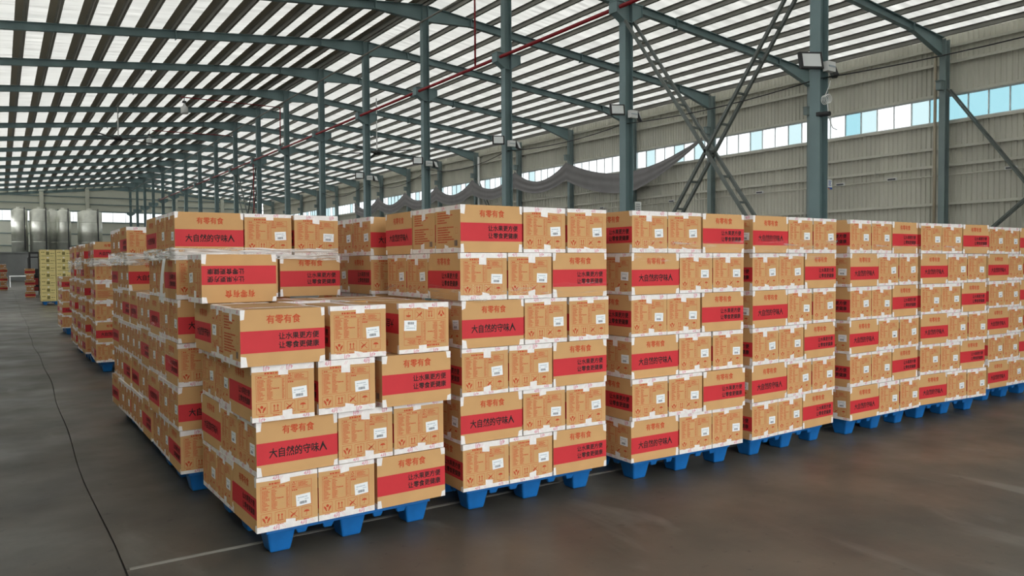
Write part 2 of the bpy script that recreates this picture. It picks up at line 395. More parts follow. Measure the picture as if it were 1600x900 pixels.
# lattice braces
def lattice(name, x, ya, za, yb, zb, dx, label):
    o = link(name, None, None, (x, 0, 0)); struct(o, label)
    for s in (-1, 1):
        m = MB(); m.bar((s * dx, ya, za), (s * dx, yb, zb), .07, .07, 'brace'); m.build('brace_rail', o)
    L = math.hypot(yb - ya, zb - za); n = int(L / .8)
    for i in range(1, n):
        t = i / n; m = MB(); yy, zz = ya + (yb - ya) * t, za + (zb - za) * t
        m.bar((-dx, yy, zz), (dx, yy, zz), .04, .05, 'brace'); m.build('brace_rung', o)
lattice('trim_21', XC, 15.86, 8.15, 10.1, .35, .16, 'lattice brace leaning down to the right between ridge columns')
lattice('trim_22', XC, 10.14, 8.05, 15.9, .35, .16, 'lattice brace leaning down to the left between ridge columns')
lattice('trim_23', XC, 57.86, 8.15, 52.1, .35, .16, 'far lattice brace between ridge columns')
lattice('trim_24', XC, 52.14, 8.05, 57.9, .35, .16, 'far lattice brace crossing between ridge columns')
lattice('trim_25', XW - .3, 15.8, 8.3, 10.2, .45, .12, 'lattice brace on the right wall')
lattice('trim_26', XW - .3, 10.2, 6.3, 15.8, 1.3, .12, 'second lattice brace on the right wall')
lattice('trim_27', XW - .3, 51.8, 8.2, 46.2, .5, .12, 'distant lattice brace on the right wall')
# ------------------------------------------------------------------ lettering
_tc = {}
def text_geo(s, offset=0.0):
    key = (s, offset)
    if key in _tc: return _tc[key]
    c = bpy.data.curves.new('t', 'FONT'); c.body = s; c.resolution_u = 1; c.offset = offset; c.fill_mode = 'FRONT'
    o = bpy.data.objects.new('t', c); COL.objects.link(o)
    me = bpy.data.meshes.new_from_object(o.evaluated_get(bpy.context.evaluated_depsgraph_get()))
    vs_ = [(v.co.x, v.co.y) for v in me.vertices]; fs = [tuple(p.vertices) for p in me.polygons]
    x0 = min(v[0] for v in vs_); x1 = max(v[0] for v in vs_); y0 = min(v[1] for v in vs_); y1 = max(v[1] for v in vs_)
    vs_ = [((x - x0) / (x1 - x0), (y - y0) / (y1 - y0)) for x, y in vs_]
    ar = lambda f: sum(vs_[f[i]][0] * vs_[f[(i + 1) % len(f)]][1] - vs_[f[(i + 1) % len(f)]][0] * vs_[f[i]][1] for i in range(len(f)))
    fs = [f if ar(f) > 0 else f[::-1] for f in fs]
    bpy.data.objects.remove(o); bpy.data.curves.remove(c); bpy.data.meshes.remove(me)
    _tc[key] = (vs_, fs); return _tc[key]
class Face:                                       # 2D drawing on a plane: o + s*right + t*up
    def __init__(f, mb, o, right, upv): f.mb = mb; f.o = Vector(o); f.r = Vector(right); f.u = Vector(upv); f.n = f.r.cross(f.u)
    def P(f, s, t, off): return f.o + f.r * s + f.u * t + f.n * off
    def poly(f, pts, off, m): f.mb.poly([f.P(s, t, off) for s, t in pts], m)
    def rect(f, s0, s1, t0, t1, off, m): f.poly([(s0, t0), (s1, t0), (s1, t1), (s0, t1)], off, m)
    def line(f, a, b, wd, off, m):
        d = Vector((b[0] - a[0], b[1] - a[1])); n = Vector((-d.y, d.x)).normalized() * wd / 2
        f.poly([(a[0] - n.x, a[1] - n.y), (b[0] - n.x, b[1] - n.y), (b[0] + n.x, b[1] + n.y), (a[0] + n.x, a[1] + n.y)], off, m)
    def frame(f, s0, s1, t0, t1, wd, off, m):
        f.rect(s0, s1, t0, t0 + wd, off, m); f.rect(s0, s1, t1 - wd, t1, off, m); f.rect(s0, s0 + wd, t0 + wd, t1 - wd, off, m); f.rect(s1 - wd, s1, t0 + wd, t1 - wd, off, m)
    def text(f, s, s0, s1, t0, t1, off, m, bold=0.0, rot=0, shear=0.0):
        vs_, fs = text_geo(s); k = f.mb.mi(m); bw = bold * (t1 - t0)
        for c_, (bx, by) in enumerate(((0, 0),) if not bold else ((-bw, -bw), (bw, bw), (bw, -bw))): f._text(vs_, fs, s0 + bx, s1 + bx, t0 + by, t1 + by, off * (1 + .15 * c_), k, rot)
    def _text(f, vs_, fs, s0, s1, t0, t1, off, k, rot):
        i = len(f.mb.v)
        for x, y in vs_:
            if rot == 180: x, y = 1 - x, 1 - y
            if rot == 90: x, y = 1 - y, x
            if rot == 270: x, y = y, 1 - x
            f.mb.v.append(tuple(f.P(s0 + (s1 - s0) * x, t0 + (t1 - t0) * y, off)))
        for q in fs: f.mb.f.append(tuple(i + a for a in q)); f.mb.m.append(k)
    def words(f, s0, s1, t, h, off, m, rnd, fill=.75):            # a run of illegibly small print
        s = s0
        while s < s1 - h * .3:
            wv = min(h * rnd.uniform(.7, 2.2), s1 - s); f.rect(s, s + wv, t, t + h, off, m); s += wv + h * rnd.uniform(.25, .5)
# ------------------------------------------------------------------ the carton
L, W, H = .445, .330, .291
HP = .294
def carton_faces(mb):
    return {'S': Face(mb, (-L / 2, -W / 2, 0), (1, 0, 0), (0, 0, 1)), 'A': Face(mb, (L / 2, -W / 2, 0), (0, 1, 0), (0, 0, 1)),
            'N': Face(mb, (L / 2, W / 2, 0), (-1, 0, 0), (0, 0, 1)), 'B': Face(mb, (-L / 2, W / 2, 0), (0, -1, 0), (0, 0, 1))}
def make_carton():
    mb = MB(); F = carton_faces(mb); rnd = random.Random(3); e = .0006
    for key, b0, b1 in (('S', .235, .625), ('N', .205, .60)):
        f = F[key]; f.rect(0, L, 0, H * b0, 0, 'cardboard'); f.rect(0, L, H * b0, H * b1, 0, 'red_band'); f.rect(0, L, H * b1, H, 0, 'cardboard')
    for key in 'AB': F[key].rect(0, W, 0, H, 0, 'cardboard')
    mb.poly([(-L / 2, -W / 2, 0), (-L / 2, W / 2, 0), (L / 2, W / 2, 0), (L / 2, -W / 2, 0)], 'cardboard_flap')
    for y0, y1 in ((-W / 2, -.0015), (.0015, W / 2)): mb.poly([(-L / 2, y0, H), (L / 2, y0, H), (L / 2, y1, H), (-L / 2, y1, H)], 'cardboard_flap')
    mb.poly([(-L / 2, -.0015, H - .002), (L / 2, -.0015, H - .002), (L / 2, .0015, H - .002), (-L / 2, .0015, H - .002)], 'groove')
    f = F['S']
    f.text('有零有食', .30 * L, .70 * L, .745 * H, .90 * H, e, 'red_print', .016)
    f.text('让水果更方便', .44 * L, .925 * L, .455 * H, .575 * H, e, 'black_print', .024)
    f.text('让零食更健康', .44 * L, .925 * L, .295 * H, .415 * H, e, 'black_print', .024)
    f = F['N']
    f.text('有零有食', .31 * L, .70 * L, .73 * H, .885 * H, e, 'red_print', .016)
    f.text('大自然的守味人', .15 * L, .86 * L, .315 * H, .49 * H, e, 'black_print', .020)
    f = F['A']; P = 'red_print'; lw = .0016
    def X(v): return v * W
    def Y(v): return (1 - v) * H
    f.words(X(.20), X(.46), Y(.155), .009, e, P, rnd)
    f.frame(X(.065), X(.535), Y(.635), Y(.17), lw, e, P); f.rect(X(.065), X(.535), Y(.232), Y(.232) + lw, e, P)
    f.frame(X(.555), X(.90), Y(.285), Y(.165), lw, e, P); f.rect(X(.65), X(.65) + lw, Y(.285), Y(.165), e, P)
    f.frame(X(.555), X(.90), Y(.635), Y(.30), lw, e, P)
    for a, b in ((.09, .16), (.25, .33), (.36, .46)): f.words(X(a), X(b), Y(.213), .0055, e, P, rnd)
    for i in range(15):
        t = Y(.265 + i * .0245); f.words(X(.085), X(.085) + W * rnd.uniform(.05, .13), t, .0036, e, P, rnd)
        f.words(X(.235), X(.235) + W * rnd.uniform(.06, .10), t, .0036, e, P, rnd)
        f.words(X(.475), X(.475) + W * rnd.uniform(.025, .045), t, .0036, e, P, rnd)
    f.words(X(.33), X(.43), Y(.425), .005, e, P, rnd); f.words(X(.57), X(.67), Y(.335), .006, e, P, rnd)
    for i in range(4): f.words(X(.675), X(.675) + W * (.16 if i % 2 else .125), Y(.20 + i * .022), .0036, e, P, rnd)
    tx, ty = X(.602), Y(.205)
    for a in range(3):
        a0, a1 = PI / 2 + a * 2 * PI / 3, PI / 2 + (a + 1) * 2 * PI / 3
        f.line((tx + .010 * math.cos(a0), ty + .010 * math.sin(a0)), (tx + .010 * math.cos(a1), ty + .010 * math.sin(a1)), .0028, e, P)
    f.words(X(.575), X(.63), Y(.268), .006, e, P, rnd)
    for i, c in enumerate((.15, .375, .595, .81)):        # handling marks
        s0, s1, t0, t1 = X(c - .085), X(c + .085), Y(.865), Y(.67); cx, cy = X(c), (t0 + t1) / 2
        f.frame(s0, s1, t0, t1, lw, e, P); f.words(cx - .016, cx + .016, Y(.905), .005, e, P, rnd); w_ = (s1 - s0)
        if i == 0:      # cupped hands
            f.poly([(cx + .0085 * math.cos(a * PI / 3 + .52), cy + .009 + .0085 * math.sin(a * PI / 3 + .52)) for a in range(6)], e, P)
            for sg in (-1, 1):
                pts = [(cx + sg * .019, cy + .008), (cx + sg * .015, cy - .004), (cx + sg * .008, cy - .012), (cx + sg * .006, cy - .02)]
                for a, b in zip(pts, pts[1:]): f.line(a, b, .006, e, P)
                f.line((cx + sg * .013, cy + .004), (cx + sg * .007, cy - .008), .004, e, P)
        elif i == 1:    # two arrows up
            for sg in (-1, 1):
                x = cx + sg * .009; f.rect(x - .002, x + .002, cy - .013, cy + .008, e, P); f.poly([(x - .006, cy + .008), (x + .006, cy + .008), (x, cy + .019)], e, P)
            f.rect(cx - .016, cx + .016, cy - .019, cy - .015, e, P)
        elif i == 2:    # crossed-out mark
            f.line((cx - .019, cy - .018), (cx + .019, cy + .018), .003, e, P); f.line((cx - .019, cy + .018), (cx + .019, cy - .018), .003, e, P)
            f.poly([(cx - .016, cy - .014), (cx - .004, cy - .004), (cx + .012, cy + .004), (cx + .006, cy + .008), (cx - .006, cy + .003), (cx - .018, cy - .006)], e, P)
        else:           # umbrella
            f.poly([(cx + .016 * math.cos(PI * a / 8), cy + .001 + .011 * math.sin(PI * a / 8)) for a in range(9)], e, P)
            f.rect(cx - .0012, cx + .0012, cy - .014, cy + .001, e, P); f.rect(cx - .006, cx, cy - .016, cy - .0135, e, P)
            for q in (-.011, 0, .011): f.rect(cx + q - .0008, cx + q + .0008, cy + .014, cy + .019, e, P)
    f = F['B']
    for i in range(13):
        if i in (5,): continue
        f.words(X(.08), X(rnd.uniform(.35, .78)), Y(.16 + i * .052), .0075, e, P, rnd)
    f.frame(X(.80), X(.89), Y(.60), Y(.47), .0012, e, P)
    for i in range(12): f.rect(X(.76) + i * .0035, X(.76) + i * .0035 + rnd.uniform(.001, .0026), Y(.86), Y(.74), e, 'ink')
    return mb.mesh('carton')
def make_tape(seed):
    """end tape for the A end, end tape for the B end, seam tape over the top"""
    rnd = random.Random(seed); e = .0006; T = 'tape'; res = []
    j = lambda a: rnd.uniform(-a, a)
    for key, other in (('A', ('S', 'N')), ('B', ('N', 'S'))):
        for top in (1, 0):
            mb = MB(); F = carton_faces(mb); f = F[key]; left, right = F[other[0]], F[other[1]]
            hh = .028 + j(.006); sg = 1 if top else -1; base = H if top else 0
            ed = [base - sg * (hh + j(.003)) for _ in range(5)]
            for i in range(4):
                s0, s1 = W * i / 4, W * (i + 1) / 4
                q = [(s0, ed[i]), (s1, ed[i + 1]), (s1, base), (s0, base)]
                f.poly(q if top else q[::-1], e, T)
            for fc, w0, ww in ((left, L, -1), (right, 0, 1)):      # ends folded round the corner
                wd = .028 + j(.008); hx = .043 + j(.014)
                q = [(w0, base), (w0, base - sg * hx), (w0 + ww * wd * .8, base - sg * hx * rnd.uniform(.8, 1.1)), (w0 + ww * wd, base)]
                if (ww > 0) != bool(top): q = q[::-1]
                fc.poly(q, e, T)
            s = W * (.5 + j(.06)); wd = .026; hx = (.062 if top else .048) + j(.018)    # seam tape end
            q = [(s - wd, base - sg * hx), (s + wd, base - sg * (hx + j(.012))), (s + wd, base), (s - wd, base)]
            f.poly(q if top else q[::-1], e * 1.5, T)
            for s in (rnd.uniform(.02, .09), rnd.uniform(.18, .27)):
                f.text('4月', s, s + .034, base - hh + .002 if top else .002, base + .0 if top else hh - .002, e * 2, 'tape_print', 0, 180 if rnd.random() < .7 else 0)
            for s in (.13, .29):
                s += j(.02)
                for k in range(2): f.line((s + k * .009, base - sg * hh * .9), (s + k * .009 + .014, base - sg * hh * .25), .0016, e * 2.0, 'tape_pale')
            x0 = L / 2 if key == 'A' else -L / 2; d = -1 if key == 'A' else 1
            xs = sorted((x0, x0 + d * .03)); zz = H + e if top else -e
            q = [(xs[0], -W / 2, zz), (xs[1], -W / 2, zz), (xs[1], W / 2, zz), (xs[0], W / 2, zz)]
            mb.poly(q if top else q[::-1], T); res.append(mb.mesh('packing_tape'))
    mb = MB(); e2 = e * 1.5
    mb.poly([(-L / 2, -.027, H + e2), (L / 2, -.027, H + e2), (L / 2, .027, H + e2), (-L / 2, .027, H + e2)], T)
    fT = Face(mb, (-L / 2, -W / 2, H), (1, 0, 0), (0, 1, 0))
    for s in (.06, .20, .33): fT.text('4月', s, s + .05, W / 2 - .02, W / 2 + .02, e * 2, 'tape_print', 0)
    res.append(mb.mesh('seam_tape'))
    return res
def make_label(seed):
    mb = MB(); rnd = random.Random(seed); a = rnd.uniform(-.07, .07)
    ca, sa = math.cos(a), math.sin(a); cx, cy = .775 * W + rnd.uniform(-.008, .008), .475 * H + rnd.uniform(-.012, .008)
    f = Face(mb, (L / 2 + .0016, -W / 2 + 0, 0), (0, 1, 0), (0, 0, 1))
    f = Face(mb, f.P(cx, cy, 0), (0, ca, sa), (0, -sa, ca)); w_, h_ = .040, .030
    P = [f.P(s, t, o) for o in (-.0012, 0) for s, t in ((-w_, -h_), (w_, -h_), (w_, h_), (-w_, h_))]
    mb.hexa(P, 'sticker')
    s = -.022
    while s < .016:
        b = rnd.uniform(.001, .003); f.rect(s, s + b, -.021, -.007, .0005, 'ink'); s += b + rnd.uniform(.0008, .002)
    f.words(-.030, .026, .012, .005, .0005, 'ink_pale', rnd); f.words(-.032, -.022, 0, .004, .0005, 'ink_pale', rnd); f.words(.008, .030, 0, .004, .0005, 'ink_pale', rnd)
    return mb.mesh('shipping_label')
CART = make_carton(); TAPES = [make_tape(s) for s in range(6)]; LABELS = [make_label(s + 50) for s in range(5)]
def carton(x, y, z, deg, label, group, flip=False, rnd=random):
    o = link('carton', CART); TP = rnd.choice(TAPES); [link('packing_tape', t_, o) for t_ in TP[:4]]; link('seam_tape', TP[4], o); lb = link('shipping_label', rnd.choice(LABELS), o)
    if flip: o.rotation_euler = (PI, 0, math.radians(deg)); o.location = (x, y, z + H)
    else: o.rotation_euler = (0, 0, math.radians(deg)); o.location = (x, y, z)
    return tag(o, label, 'carton', group)
# ------------------------------------------------------------------ pallets
DK = .99
def make_pallet_meshes():
    m = MB(); n = 7; h = DK / 2
    m.box(-h, h, -h, h, .128, .135, 'blue_plastic')
    for i in range(n):                                        # deck ribs with slots between
        a = -h + DK * i / n; m.box(a + .012, a + DK / n - .012, -h + .012, h - .012, .135, .15, 'blue_plastic')
    deck = bevel(m.mesh('deck'), .003, 1)
    m = MB()
    for s in (-1, 1):
        m.box(-h, h, s * h - .018 if s > 0 else -h, h if s > 0 else -h + .018, .114, .146, 'blue_plastic')
        m.box(s * h - .018 if s > 0 else -h, h if s > 0 else -h + .018, -h + .018, h - .018, .114, .146, 'blue_plastic')
    rim = bevel(m.mesh('rim'), .004, 1)
    m = MB(); m.taper(0, 0, 0, .128, .056, .056, .080, .080, 'blue_plastic'); leg = bevel(m.mesh('leg'), .012, 2)
    m = MB(); m.taper(0, 0, .090, .120, .022, .010, .034, .016, 'blue_plastic'); tab = bevel(m.mesh('rim_tab'), .003, 1)
    return deck, rim, leg, tab
PM = make_pallet_meshes()
def pallet(x0, y0, deg, label):
    """x0,y0: front-left corner of the load"""
    T = 2 * W + L + .012; a = math.radians(deg); c = Vector((T / 2, T / 2, 0)); c.rotate(Matrix.Rotation(a, 3, 'Z'))
    o = link('plastic_pallet', None, None, (x0 + c.x, y0 + c.y, 0), a); tag(o, label, 'pallet', 'blue plastic pallets under the cartons')
    link('deck', PM[0], o); link('rim', PM[1], o); q = DK / 2 - .085
    for i in (-1, 0, 1):
        for j in (-1, 0, 1): link('leg', PM[2], o, (i * q, j * q, 0))
    for s in (-.30, -.15, .15, .30):
        link('rim_tab', PM[3], o, (s, -DK / 2 + .012, 0)); link('rim_tab', PM[3], o, (-DK / 2 + .012, s, 0), PI / 2)
    return o
LAY = ['bottom layer', 'second layer up', 'third layer up', 'fourth layer up', 'fifth layer up', 'top layer']
G_ = .004
def layer_spots(kind):
    w_, l_ = W + G_, L + G_; T = 2 * w_ + l_
    if kind == 1:
        return {'F1': (w_ / 2, l_ / 2, -90), 'F2': (1.5 * w_, l_ / 2, -90), 'F3': (2 * w_ + l_ / 2, w_ / 2, 0),
                'S2': (l_ / 2, l_ + w_ / 2, 180), 'S3': (l_ / 2, l_ + 1.5 * w_, 180),
                'R2': (T - l_ / 2, 1.5 * w_, 0), 'K1': (l_ + w_ / 2, T - l_ / 2, 90), 'K2': (l_ + 1.5 * w_, T - l_ / 2, 90)}
    return {'F1': (l_ / 2, w_ / 2, 180), 'F2': (l_ + w_ / 2, l_ / 2, -90), 'F3': (l_ + 1.5 * w_, l_ / 2, -90),
            'S2': (l_ / 2, 1.5 * w_, 180), 'S3': (w_ / 2, 2 * w_ + l_ / 2, 90),
            'R2': (T - l_ / 2, l_ + w_ / 2, 0), 'K1': (1.5 * w_, T - l_ / 2, 90), 'K2': (T - l_ / 2, l_ + 1.5 * w_, 0)}
WHERE = {'F1': 'left of front', 'F2': 'middle of front', 'F3': 'right of front', 'S2': 'middle of left side', 'S3': 'far end of left side',
         'R2': 'right edge behind the front', 'K1': 'back row centre', 'K2': 'back right corner'}
def face_word(kind, key):
    if kind == 1: return 'slogan' if key == 'F3' else 'nutrition-panel'
    return 'red-banded' if key in ('F1', 'S3') else 'nutrition-panel'
def stack(x0, y0, deg, kinds, keys_fn, where, plabel, group, override=None, offs=None):
    rnd = random.Random(int(x0 * 1000 + y0 * 77)); pallet(x0, y0, deg, plabel); T = 2 * W + L + 3 * G_
    for li, kind in enumerate(kinds):
        sp = layer_spots(kind); a = math.radians(deg + rnd.uniform(-.7, .7)); dx, dy = rnd.uniform(-.007, .007), rnd.uniform(-.007, .007)
        for key in keys_fn(li):
            x, y, d = sp[key]; fl = False; face = face_word(kind, key)
            ov = (override or {}).get((li, key))
            if ov: d, fl, face = ov
            if key in ('F2', 'F3'): x += rnd.uniform(0, .009) if key == 'F2' else rnd.uniform(.009, .022)
            if key in ('S2', 'S3'): y += rnd.uniform(0, .009) if key == 'S2' else rnd.uniform(.009, .020)
            if key in ('R2', 'K1', 'K2'): x += .024 if key == 'K1' else .034; y += .026
            ox, oy = (offs or {}).get((li, key), (0, 0)); x += ox; y += oy
            px = x0 + dx + x * math.cos(a) - y * math.sin(a); py = y0 + dy + x * math.sin(a) + y * math.cos(a)
            carton(px, py, .151 + li * HP, math.degrees(a) + d, '%s carton, %s, %s, on %s' % (face, LAY[li] if not (li == len(kinds) - 1 and li < 5) else 'uppermost layer', WHERE[key], where), group, fl, rnd)
FR = ['F1', 'F2', 'F3']; LS = ['F1', 'S2', 'S3']; FL = FR + ['S2', 'S3']; ALL = FL + ['R2', 'K1', 'K2']
I, II = 1, 2
stack(1.085, 4.03, 1.2, [I, II, I, II], lambda i: ALL if i == 3 else FL, 'the nearest corner pallet', 'blue pallet under the nearest corner stack', 'cartons of the nearest corner stack',
      {(3, 'F1'): (0, False, 'slogan'), (3, 'F3'): (-90, True, 'upside-down'), (3, 'S2'): (180, True, 'upside-down')},
      {(3, 'F1'): (-.085, -.05), (3, 'F2'): (-.05, -.03), (3, 'F3'): (.02, -.02), (3, 'S2'): (-.06, -.03), (3, 'S3'): (-.04, 0), (2, 'F1'): (-.03, -.02), (2, 'F2'): (-.01, -.015), (2, 'F3'): (.015, -.025), (2, 'S2'): (-.02, 0), (2, 'S3'): (-.02, 0)})
stack(2.325, 4.05, -1.6, [I, II, I, II, I, II], lambda i: FL if i > 3 else FR, 'second front pallet from left', 'blue pallet, second from left in the front row', 'cartons of the front row',
      {(5, 'F1'): (0, False, 'slogan'), (5, 'S2'): (0, False, 'small-print')})
stack(3.64, 3.96, -1.2, [II, I, II, I, II, I], lambda i: FR, 'third front pallet from left', 'blue pallet, third from left in the front row', 'cartons of the front row')
stack(4.87, 3.93, 2.0, [I, II, I, II, I, II], lambda i: FR, 'fourth front pallet from left', 'blue pallet, fourth from left in the front row', 'cartons of the front row')
stack(6.16, 3.93, 1.0, [II, I, II, I, II, I], lambda i: FR, 'fifth front pallet from left', 'blue pallet, fifth from left in the front row', 'cartons of the front row')
stack(7.36, 3.96, -4.0, [II, I, II, I, II, I], lambda i: FR, 'sixth front pallet from left', 'blue pallet, sixth from left in the front row', 'cartons of the front row')
stack(8.90, 4.05, -1.0, [II, I, II, I, II, I], lambda i: FR, 'the rightmost front pallet', 'blue pallet at the right end of the front row, cut by frame', 'cartons of the front row')
stack(.975, 5.48, .4, [I, II, I, II, I, II], lambda i: FL if i > 3 else LS, 'first aisle pallet behind corner', 'blue pallet, first behind the corner stack along the aisle', 'cartons along the aisle')
stack(.98, 6.66, -.5, [I, II, I, II], lambda i: ALL if i == 3 else LS, 'lower second aisle pallet', 'blue pallet under the lower stack along the aisle', 'cartons along the aisle')
stack(.975, 7.80, .6, [II, I, II, I, II, I], lambda i: FL if i > 3 else LS, 'third aisle pallet', 'blue pallet, third behind the corner stack along the aisle', 'cartons along the aisle')
stack(2.34, 5.42, .3, [I, II, I, II, I, II], lambda i: LS, 'pallet behind second front', 'blue pallet standing behind the second front stack', 'cartons behind the front row')
stack(1.14, 12.62, -1.5, [I, II, I, I, I, II], lambda i: FL, 'first pallet past gap', 'blue pallet, first one beyond the aisle gap', 'distant cartons', {(3, 'F1'): (90, False, 'small-print')})
stack(1.12, 14.0, 1.0, [I, II, I, II, I, II], lambda i: LS, 'second pallet past gap', 'blue pallet, second one beyond the aisle gap', 'distant cartons')
stack(1.10, 15.7, -.5, [II, I, II, I, II, I], lambda i: LS, 'third pallet past gap', 'blue pallet, third one beyond the aisle gap', 'distant cartons')
stack(1.16, 20.2, 1.0, [I, II, I, II], lambda i: ALL if i == 3 else FL, 'last brown stack', 'blue pallet, last brown stack before the yellow boxes', 'distant cartons')
# the loose carton lying upside down on the corner stack
carton(.985 + L / 2, 4.80 + W / 2, .151 + 4 * HP, 2.0, 'upside-down slogan carton lying alone on top of the nearest corner stack', 'cartons of the nearest corner stack', True)
bpy.context.view_layer.update()
o = bpy.data.objects[[ob.name for ob in bpy.data.objects if ob.name.startswith('carton')][-1]]
o.rotation_euler = (0, PI, math.radians(2))
o.location.z = .151 + 4 * HP + H
# ------------------------------------------------------------------ stretch film left on the loads
def film(x0, y0, deg, z0, z1, label, sides='FL', seed=1, mt='stretch_film'):
    rnd = random.Random(seed); T = 2 * W + L + .012; a = math.radians(deg); d = .024
    path = []
    if 'L' in sides: path += [(-d, T * (1 - t / 10)) for t in range(11)]
    if 'F' in sides: path += [(T * t / 10, -d) for t in range(0 if 'L' not in sides else 0, 11)]
    m = MB(); nv = 7; pts = []
    for i, (x, y) in enumerate(path):
        for j in range(nv + 1):
            o_ = rnd.uniform(-.006, .010); zz = z0 + (z1 - z0) * j / nv + rnd.uniform(-.006, .006)
            xx, yy = (x - o_, y) if x == -d else (x, y - o_)
            pts.append((xx, yy, zz))
    m.v = pts; k = m.mi(mt)
    for i in range(len(path) - 1):
        for j in range(nv):
            q = i * (nv + 1) + j; m.f.append((q, q + nv + 1, q + nv + 2, q + 1)); m.m.append(k)
    o = m.build('stretch_wrap', None, True); o.location = (x0, y0, 0); o.rotation_euler = (0, 0, a)
    return tag(o, label, 'plastic wrap', 'bands of clear stretch wrap')
film(.975, 5.48, .4, 1.59, 1.67, 'crumpled clear wrap round top layer of first aisle stack', 'FL', 1, 'crumpled_film')
film(.975, 7.80, .6, 1.56, 1.68, 'crumpled clear wrap round upper layers of third aisle stack', 'FL', 2, 'crumpled_film')
film(.975, 5.48, .4, .60, 1.15, 'clear wrap along aisle side of first aisle stack', 'L', 3)
film(.98, 6.66, -.5, .75, 1.20, 'clear wrap along aisle side of the lower second stack', 'L', 4)
film(4.87, 3.93, 2.0, 1.57, 1.73, 'clear wrap round fourth front stack near its top', 'F', 5)
film(3.64, 3.96, -1.2, 1.56, 1.71, 'clear wrap round third front stack near its top', 'F', 6)
film(6.16, 3.93, 1.0, 1.57, 1.70, 'clear wrap round fifth front stack near its top', 'F', 7)
film(7.36, 3.96, -4.0, 1.57, 1.70, 'clear wrap round sixth front stack near its top', 'F', 8)
film(2.325, 4.05, -1.6, 1.32, 1.42, 'clear wrap under fifth layer of second front stack', 'FL', 9)
film(1.14, 12.62, -1.5, 1.55, 1.67, 'shiny wrap round the first stack beyond the aisle gap', 'FL', 10, 'crumpled_film')
film(1.12, 14.0, 1.0, 1.50, 1.70, 'shiny wrap round the second stack beyond the aisle gap', 'L', 11, 'crumpled_film')
film(1.10, 15.7, -.5, 1.45, 1.66, 'shiny wrap round the third stack beyond the aisle gap', 'L', 12, 'crumpled_film')
m = MB()
m.grid(lambda a, b: (-.02 - .02 * math.sin(b * 2.2), .11 * a + .02 * b, -.30 * b), 2, 6, 'white')
o = m.build('paper_sheet', None, True); o.location = (.955, 5.62, 1.60); tag(o, 'white paper slip hanging on the side of the first aisle stack', 'paper')
# ------------------------------------------------------------------ yellow cartons further down the aisle
def yellow_meshes():
    l_, w_, h_ = .54, .50, .297; m = MB(); m.box(-l_ / 2, l_ / 2, -w_ / 2, w_ / 2, 0, h_, 'yellow_card'); rnd = random.Random(5)
    for o, r, wd in (((-l_ / 2, -w_ / 2, 0), (1, 0, 0), l_), ((-l_ / 2, w_ / 2, 0), (0, -1, 0), w_)):
        f = Face(m, o, r, (0, 0, 1)); f.rect(wd * .40, wd * .60, h_ * .3, h_ * .72, .001, 'green_print')
        f.words(wd * .08, wd * .32, h_ * .6, .03, .001, 'green_print', rnd); f.words(wd * .68, wd * .92, h_ * .45, .03, .001, 'green_print', rnd); f.words(wd * .1, wd * .9, h_ * .12, .02, .001, 'green_print', rnd)
    body = m.mesh('yellow_carton'); t = MB()
    t.box(-l_ / 2 - .001, l_ / 2 + .001, -.03, .03, h_ - .03, h_ + .002, 'tape'); t.box(-.03, .03, -w_ / 2 - .001, w_ / 2 + .001, h_ - .04, h_ + .002, 'tape')
    return body, t.mesh('packing_tape')
YM = yellow_meshes()
pallet(1.37, 36.5, 0, 'blue pallet under the pale yellow boxes')
for k in range(7):
    for i, (dx, dy, wh) in enumerate(((.28, .26, 'front left'), (.84, .26, 'front right'), (.28, .79, 'back left'))):
        o = link('yellow_carton', YM[0], None, (1.36 + dx, 36.5 + dy, .151 + k * .300)); link('packing_tape', YM[1], o)
        tag(o, 'pale yellow carton, %s, %s of the yellow stack' % ((LAY[:5] + ['sixth layer up', 'top layer'])[k], wh), 'carton', 'pale yellow cartons')
# ------------------------------------------------------------------ forklift with its load, far down the aisle
fk = link('forklift', None, None, (1.60, 48.6, 0)); tag(fk, 'red forklift with black mast parked far down the aisle', 'forklift')
m = MB(); m.taper(.15, .3, .28, .95, .42, .75, .40, .70, 'forklift_red'); m.taper(.15, .85, .95, 1.12, .38, .22, .34, .18, 'forklift_red'); o = m.mesh('body'); link('body', bevel(o, .04, 2), fk)
m = MB(); m.box(-.05, .35, .05, .45, .95, 1.08, 'black'); m.box(-.05, .35, .42, .5, 1.0, 1.45, 'black'); m.build('driver_seat', fk)
for sx in (-.32, .10):
    m = MB(); m.box(sx, sx + .09, -.72, -.58, .06, 2.35, 'black'); m.build('mast_channel', fk)
for z in (.5, 1.3, 2.25):
    m = MB(); m.box(-.30, .17, -.69, -.63, z, z + .10, 'black'); m.build('mast_crossbar', fk)
m = MB()
for sx in (-.3, .5):
    for sy in (-.4, .8): m.bar((sx, sy, .9), (sx, sy, 2.05), .05, .05, 'black')
m.box(-.34, .54, -.45, .85, 2.05, 2.10, 'black'); m.build('overhead_guard', fk)
for sx in (-.36, .48):
    for sy, r in ((-.35, .30), (.75, .24)):
        m = MB(); m.tube([(sx, sy, r), (sx + .16, sy, r)], r, 'rubber', 14); wh = m.build('wheel', fk)
        q = MB(); q.tube([(sx - .01, sy, r), (sx + .17, sy, r)], r * .45, 'frame_white', 10); q.build('hub', wh)
for sx in (-.25, .12):
    m = MB(); m.box(sx, sx + .1, -1.7, -.72, .05, .09, 'dark_grey'); m.box(sx, sx + .1, -.76, -.72, .05, .6, 'dark_grey'); m.build('fork', fk)
for k in range(5):
    carton(1.28, 46.4, .001 + k * HP, -90 if k % 2 else 180, 'brown carton, %s, in the single stack before the red forklift' % LAY[k], 'cartons by the forklift')
